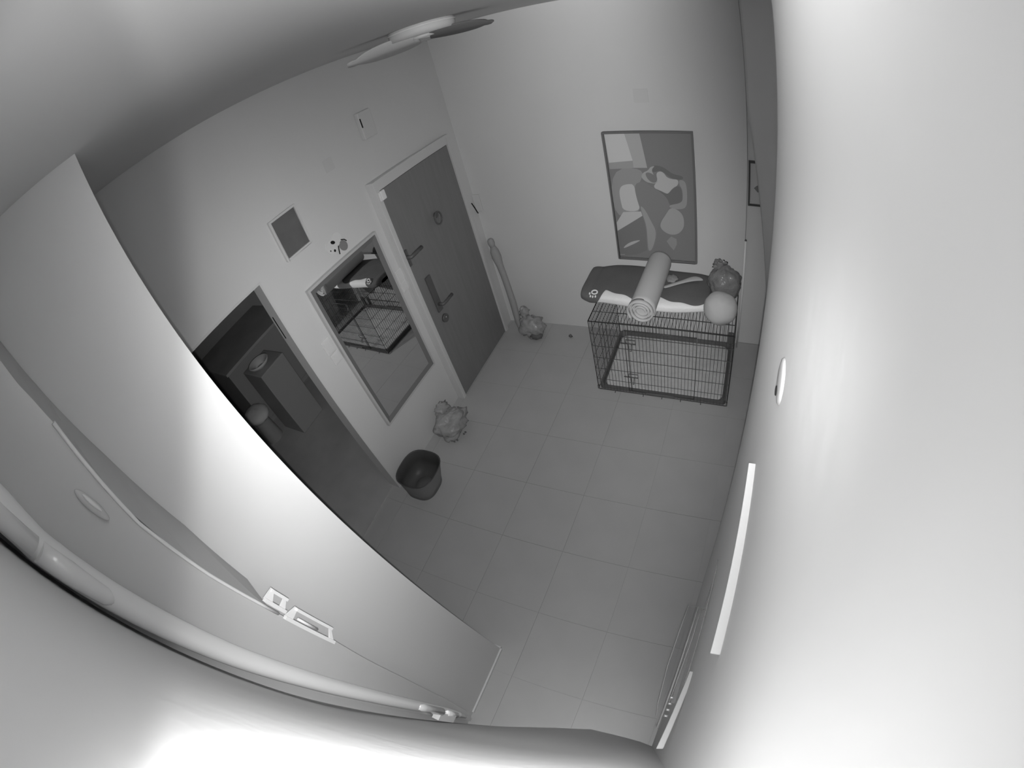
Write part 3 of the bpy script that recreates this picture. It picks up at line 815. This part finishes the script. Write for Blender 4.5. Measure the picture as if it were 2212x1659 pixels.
b_.add(wside + fside + [(x, y - .008, z) for x, y, z in wside] + [(x, y - .008, z) for x, y, z in fside], [(i, i + 1, ns + i + 1, ns + i) for i in range(ns - 1)] + [(2 * ns + i, 3 * ns + i, 3 * ns + i + 1, 2 * ns + i + 1) for i in range(ns - 1)] + [(0, ns, 3 * ns, 2 * ns), (ns - 1, 3 * ns - 1, 4 * ns - 1, 2 * ns - 1)])
b_.build('side_panel', mat('board_side_shaded', .40, .5, .3), t)  # darker grey carries the shade of grazing light on the side
rear = [(e_[0], -.262, e_[2]) for e_ in edge]
b = MB(); vs = []; n = len(edge)
for e_ in edge: vs.append(e_)
for e_ in rear: vs.append(e_)
th = .022
for e_ in edge: vs.append((e_[0] - .018, e_[1] - .002, e_[2]))
for e_ in rear: vs.append((e_[0] - .018, e_[1], e_[2]))
fs = []
for i in range(n - 1):
    fs += [(i, i + 1, n + i + 1, n + i), (2 * n + i, 3 * n + i, 3 * n + i + 1, 2 * n + i + 1), (i, 2 * n + i, 2 * n + i + 1, i + 1), (n + i, n + i + 1, 3 * n + i + 1, 3 * n + i)]
fs += [(0, n, 3 * n, 2 * n), (n - 1, 2 * n - 1 + 2 * n - n * 0 - n * 0 - 0 if False else 3 * n - 1, 4 * n - 1, 2 * n - 1)]
b.add(vs, fs, 0, False); b.build('panel', M_GLOSSW, t)
MB().tube([(e_[0] + .002, e_[1], e_[2]) for e_ in edge[3:9]], .0040, 8).build('edge_trim', M_WHITE, t)
pole = [(-.757, -.224, 2.78), (-.7677, -.2275, 2.5566), (-.7726, -.2385, 2.4658), (-.7816, -.2380, 2.2978), (-.7885, -.2370, 2.1698), (-.7997, -.2350, 1.9601), (-.8141, -.2280, 1.6935), (-.8349, -.2200, 1.3055), (-.856, -.2175, .9117), (-.8737, -.2170, .5836), (-.885, -.2230, .38), (-.8918, -.2300, .24)]
MB().tube(pole, [.029, .029, .029, .028, .028, .027, .026, .025, .024, .022, .018, .010], 20).build('tube', M_TUBE, t)
MB().tube([(-.736, -.222, 2.78), (-.750, -.2375, 2.478)], .020, 14).build('sleeve', M_TUBE, t)
MB().tube([(-.751, -.238, 2.466), (-.755, -.238, 2.40), (-.762, -.238, 2.32), (-.770, -.238, 2.285)], [.020, .021, .018, .008], 14).build('sleeve', M_TUBE, t)
MB().tube([(-.842, -.216, .93), (-.848, -.217, .86), (-.853, -.218, .66)], [.014, .020, .020], 12).box((-.875, -.262, .50), (-.840, -.222, .68)).tube([(-.852, -.220, .60), (-.858, -.222, .46)], .016, 12).build('clip', M_TUBE, t)
for y_, z_ in ((-.1228, 2.4086),):
    MB().blob((-.792, y_, z_), (.006, .010, .042), 20, 14).build('oval_knob', M_GLOSSW, t)
    MB().blob((-.787, y_ + .004, z_ + .004), (.005, .004, .024), 14, 10).build('knob_insert', M_WHITE, t)
def bracket(x, y0, y1, za, zb_, zc, zd, r, tag_):
    """hollow trapezoid: base along the board edge, raised bar parallel to it"""
    b = MB()
    dz_ = .010
    # base strip
    b.box((x - .004, y0 - .006, zb_), (x + .006, y0 + .004, za))
    # raised bar
    b.box((x - .010, y1 - .008, zd), (x + .002, y1, zc))
    # gussets
    for z0_, z1_, z2_, z3_ in ((za, za - .030, zc, zc - .008), (zb_, zb_ + .020, zd, zd + .006)):
        vs = [(x, y0, z0_), (x, y0, z1_), (x - .008, y1, z3_), (x - .008, y1, z2_)]
        vs += [(v[0] - .006, v[1], v[2]) for v in vs]
        b.add(vs, [(0, 1, 2, 3), (7, 6, 5, 4), (0, 4, 5, 1), (1, 5, 6, 2), (2, 6, 7, 3), (3, 7, 4, 0)])
    return b.build('bracket', M_WHITE, t)
bracket(-.812, -.076, -.044, 1.940, 1.862, 1.928, 1.872, 0, '')
bracket(-.819, -.090, -.054, 1.846, 1.630, 1.819, 1.662, 0, '')
MB().tube([(-.829, -.080, 1.79), (-.833, -.081, 1.70)], .0038, 8).build('latch_rod', M_WHITE, t)

# ------------------------------------------------------------------ fittings on the right wall
t = thing('cable_trunking', 'white straight bar fixed along the right wall, the longest one', 'bar', (.072, .30, 2.03))
MB().add([(.0625, .470, 2.030), (.079, .470, 2.030), (.0725, .134, 2.030), (.0572, .134, 2.030), (.0625, .470, 2.022), (.079, .470, 2.022), (.0725, .134, 2.022), (.0572, .134, 2.022)], [(0, 1, 2, 3), (7, 6, 5, 4), (0, 4, 5, 1), (1, 5, 6, 2), (2, 6, 7, 3), (3, 7, 4, 0)]).build('bar_body', M_BAR, t, bevel=.0015)
t = thing('wall_rail', 'short white bar low on the right wall beyond the metal rack', 'bar', (.06, .1, 1.5))
MB().add([(.064, .184, 1.50), (.077, .184, 1.50), (.060, -.030, 1.50), (.043, -.034, 1.50), (.064, .184, 1.49), (.077, .184, 1.49), (.060, -.030, 1.49), (.043, -.034, 1.49)], [(0, 1, 2, 3), (7, 6, 5, 4), (0, 4, 5, 1), (1, 5, 6, 2), (2, 6, 7, 3), (3, 7, 4, 0)]).build('bar_body', M_BAR, t, bevel=.002)
t = thing('wall_plate', 'round white wall plate seen edge-on on the right wall', 'plate', (.076, .44, 2.27))
MB().lathe([(0, .005), (.022, .004), (.029, .0025), (.031, .0)], (wallx(.44, 2.2) - .0005, .43, 2.275), 32, rot=Matrix.Rotation(-math.pi / 2, 3, 'Y')).build('plate_disc', M_BAR, t)
MB().lathe([(0, .0062), (.006, .0062), (.007, .005)], (wallx(.44, 2.2) - .0005, .425, 2.262), 16, rot=Matrix.Rotation(-math.pi / 2, 3, 'Y')).build('socket', M_BLACK, t)
t = thing('metal_rack', 'narrow rack with metal rails and glass tray on the right wall', 'rack', (.05, .22, 1.40))
MB().tube([(.017, .386, 1.40), (.010, .30, 1.40), (.006, .20, 1.40), (.012, .09, 1.40), (.020, .05, 1.40)], .0012, 6).build('outer_rim', M_RACK, t)
MB().add([(.018, .386, 1.399), (.046, .388, 1.399), (.036, .02, 1.399), (.016, .06, 1.399), (.007, .2, 1.399)], [(0, 1, 2, 3, 4)]).build('glass_tray', M_GLASS, t).modifiers.new('s', 'SOLIDIFY').thickness = .003
MB().tube([(.0455, .388, 1.403), (.039, .261, 1.403), (.035, .137, 1.403), (.031, .02, 1.403)], .0028, 8).build('front_rail', M_RACK, t)
MB().tube([(.054, .389, 1.403), (.051, .29, 1.403), (.044, .194, 1.403), (.040, .10, 1.403)], .0018, 8).build('middle_rail', M_RACK, t)
MB().box((.044, .10, 1.396), (.055, .385, 1.398)).build('channel', M_TRAY, t)
MB().tube([(.0715, .545, 1.403), (.072, .507, 1.403), (.070, .395, 1.403), (.068, .295, 1.403), (.066, .20, 1.403), (.062, .05, 1.403)], .0014, 8).build('rear_rail', M_RACK, t)
MB().add([(.060, .385, 1.398), (.0715, .50, 1.398), (.074, .50, 1.398), (.066, .385, 1.398), (.060, .385, 1.394), (.0715, .50, 1.394), (.074, .50, 1.394), (.066, .385, 1.394)], [(0, 1, 2, 3), (7, 6, 5, 4), (0, 4, 5, 1), (1, 5, 6, 2), (2, 6, 7, 3), (3, 7, 4, 0)]).build('end_support', M_TRAY, t)
for k in range(4):
    MB().tube([(.038, .060 + .018 * k, 1.407), (.048, .060 + .018 * k, 1.407)], .004, 8).build('roller', M_ALU, t)

# unseen camera housing, added behind the lens to block bounce between the nearest walls
t = thing('housing_blocker', 'small dark camera housing added out of view behind the lens to block bounced light', 'camera', CAM + CZ * .04)
MB().blob(CAM + CZ * .038, (.030, .030, .030), 32, 18).build('camera_body', mat('camera_shell', .03, .6, .2), t)
MB().tube([CAM + CZ * .045, CAM + CZ * .045 + Vector((0, -.045, .02))], .012, 16).build('mount', M_BLACK, t)

tag(MB().box((-.690, YB - .003, 2.065), (-.590, YB - .0004, 2.165)).build('cover_plate', mat('cover_paint', .585, .6, .2), bevel=.001), 'faint square cover plate on the back wall left above the poster', 'plate')
(a_, b_), (c_, d_) = lp(1.77, 2.31), lp(1.845, 2.23)
tag(LW().box((.0004, a_, d_), (.003, c_, b_)).build('cover_plate', mat('cover_paint', .585), bevel=.001), 'faint square cover plate high on the left wall below the chime box', 'plate')
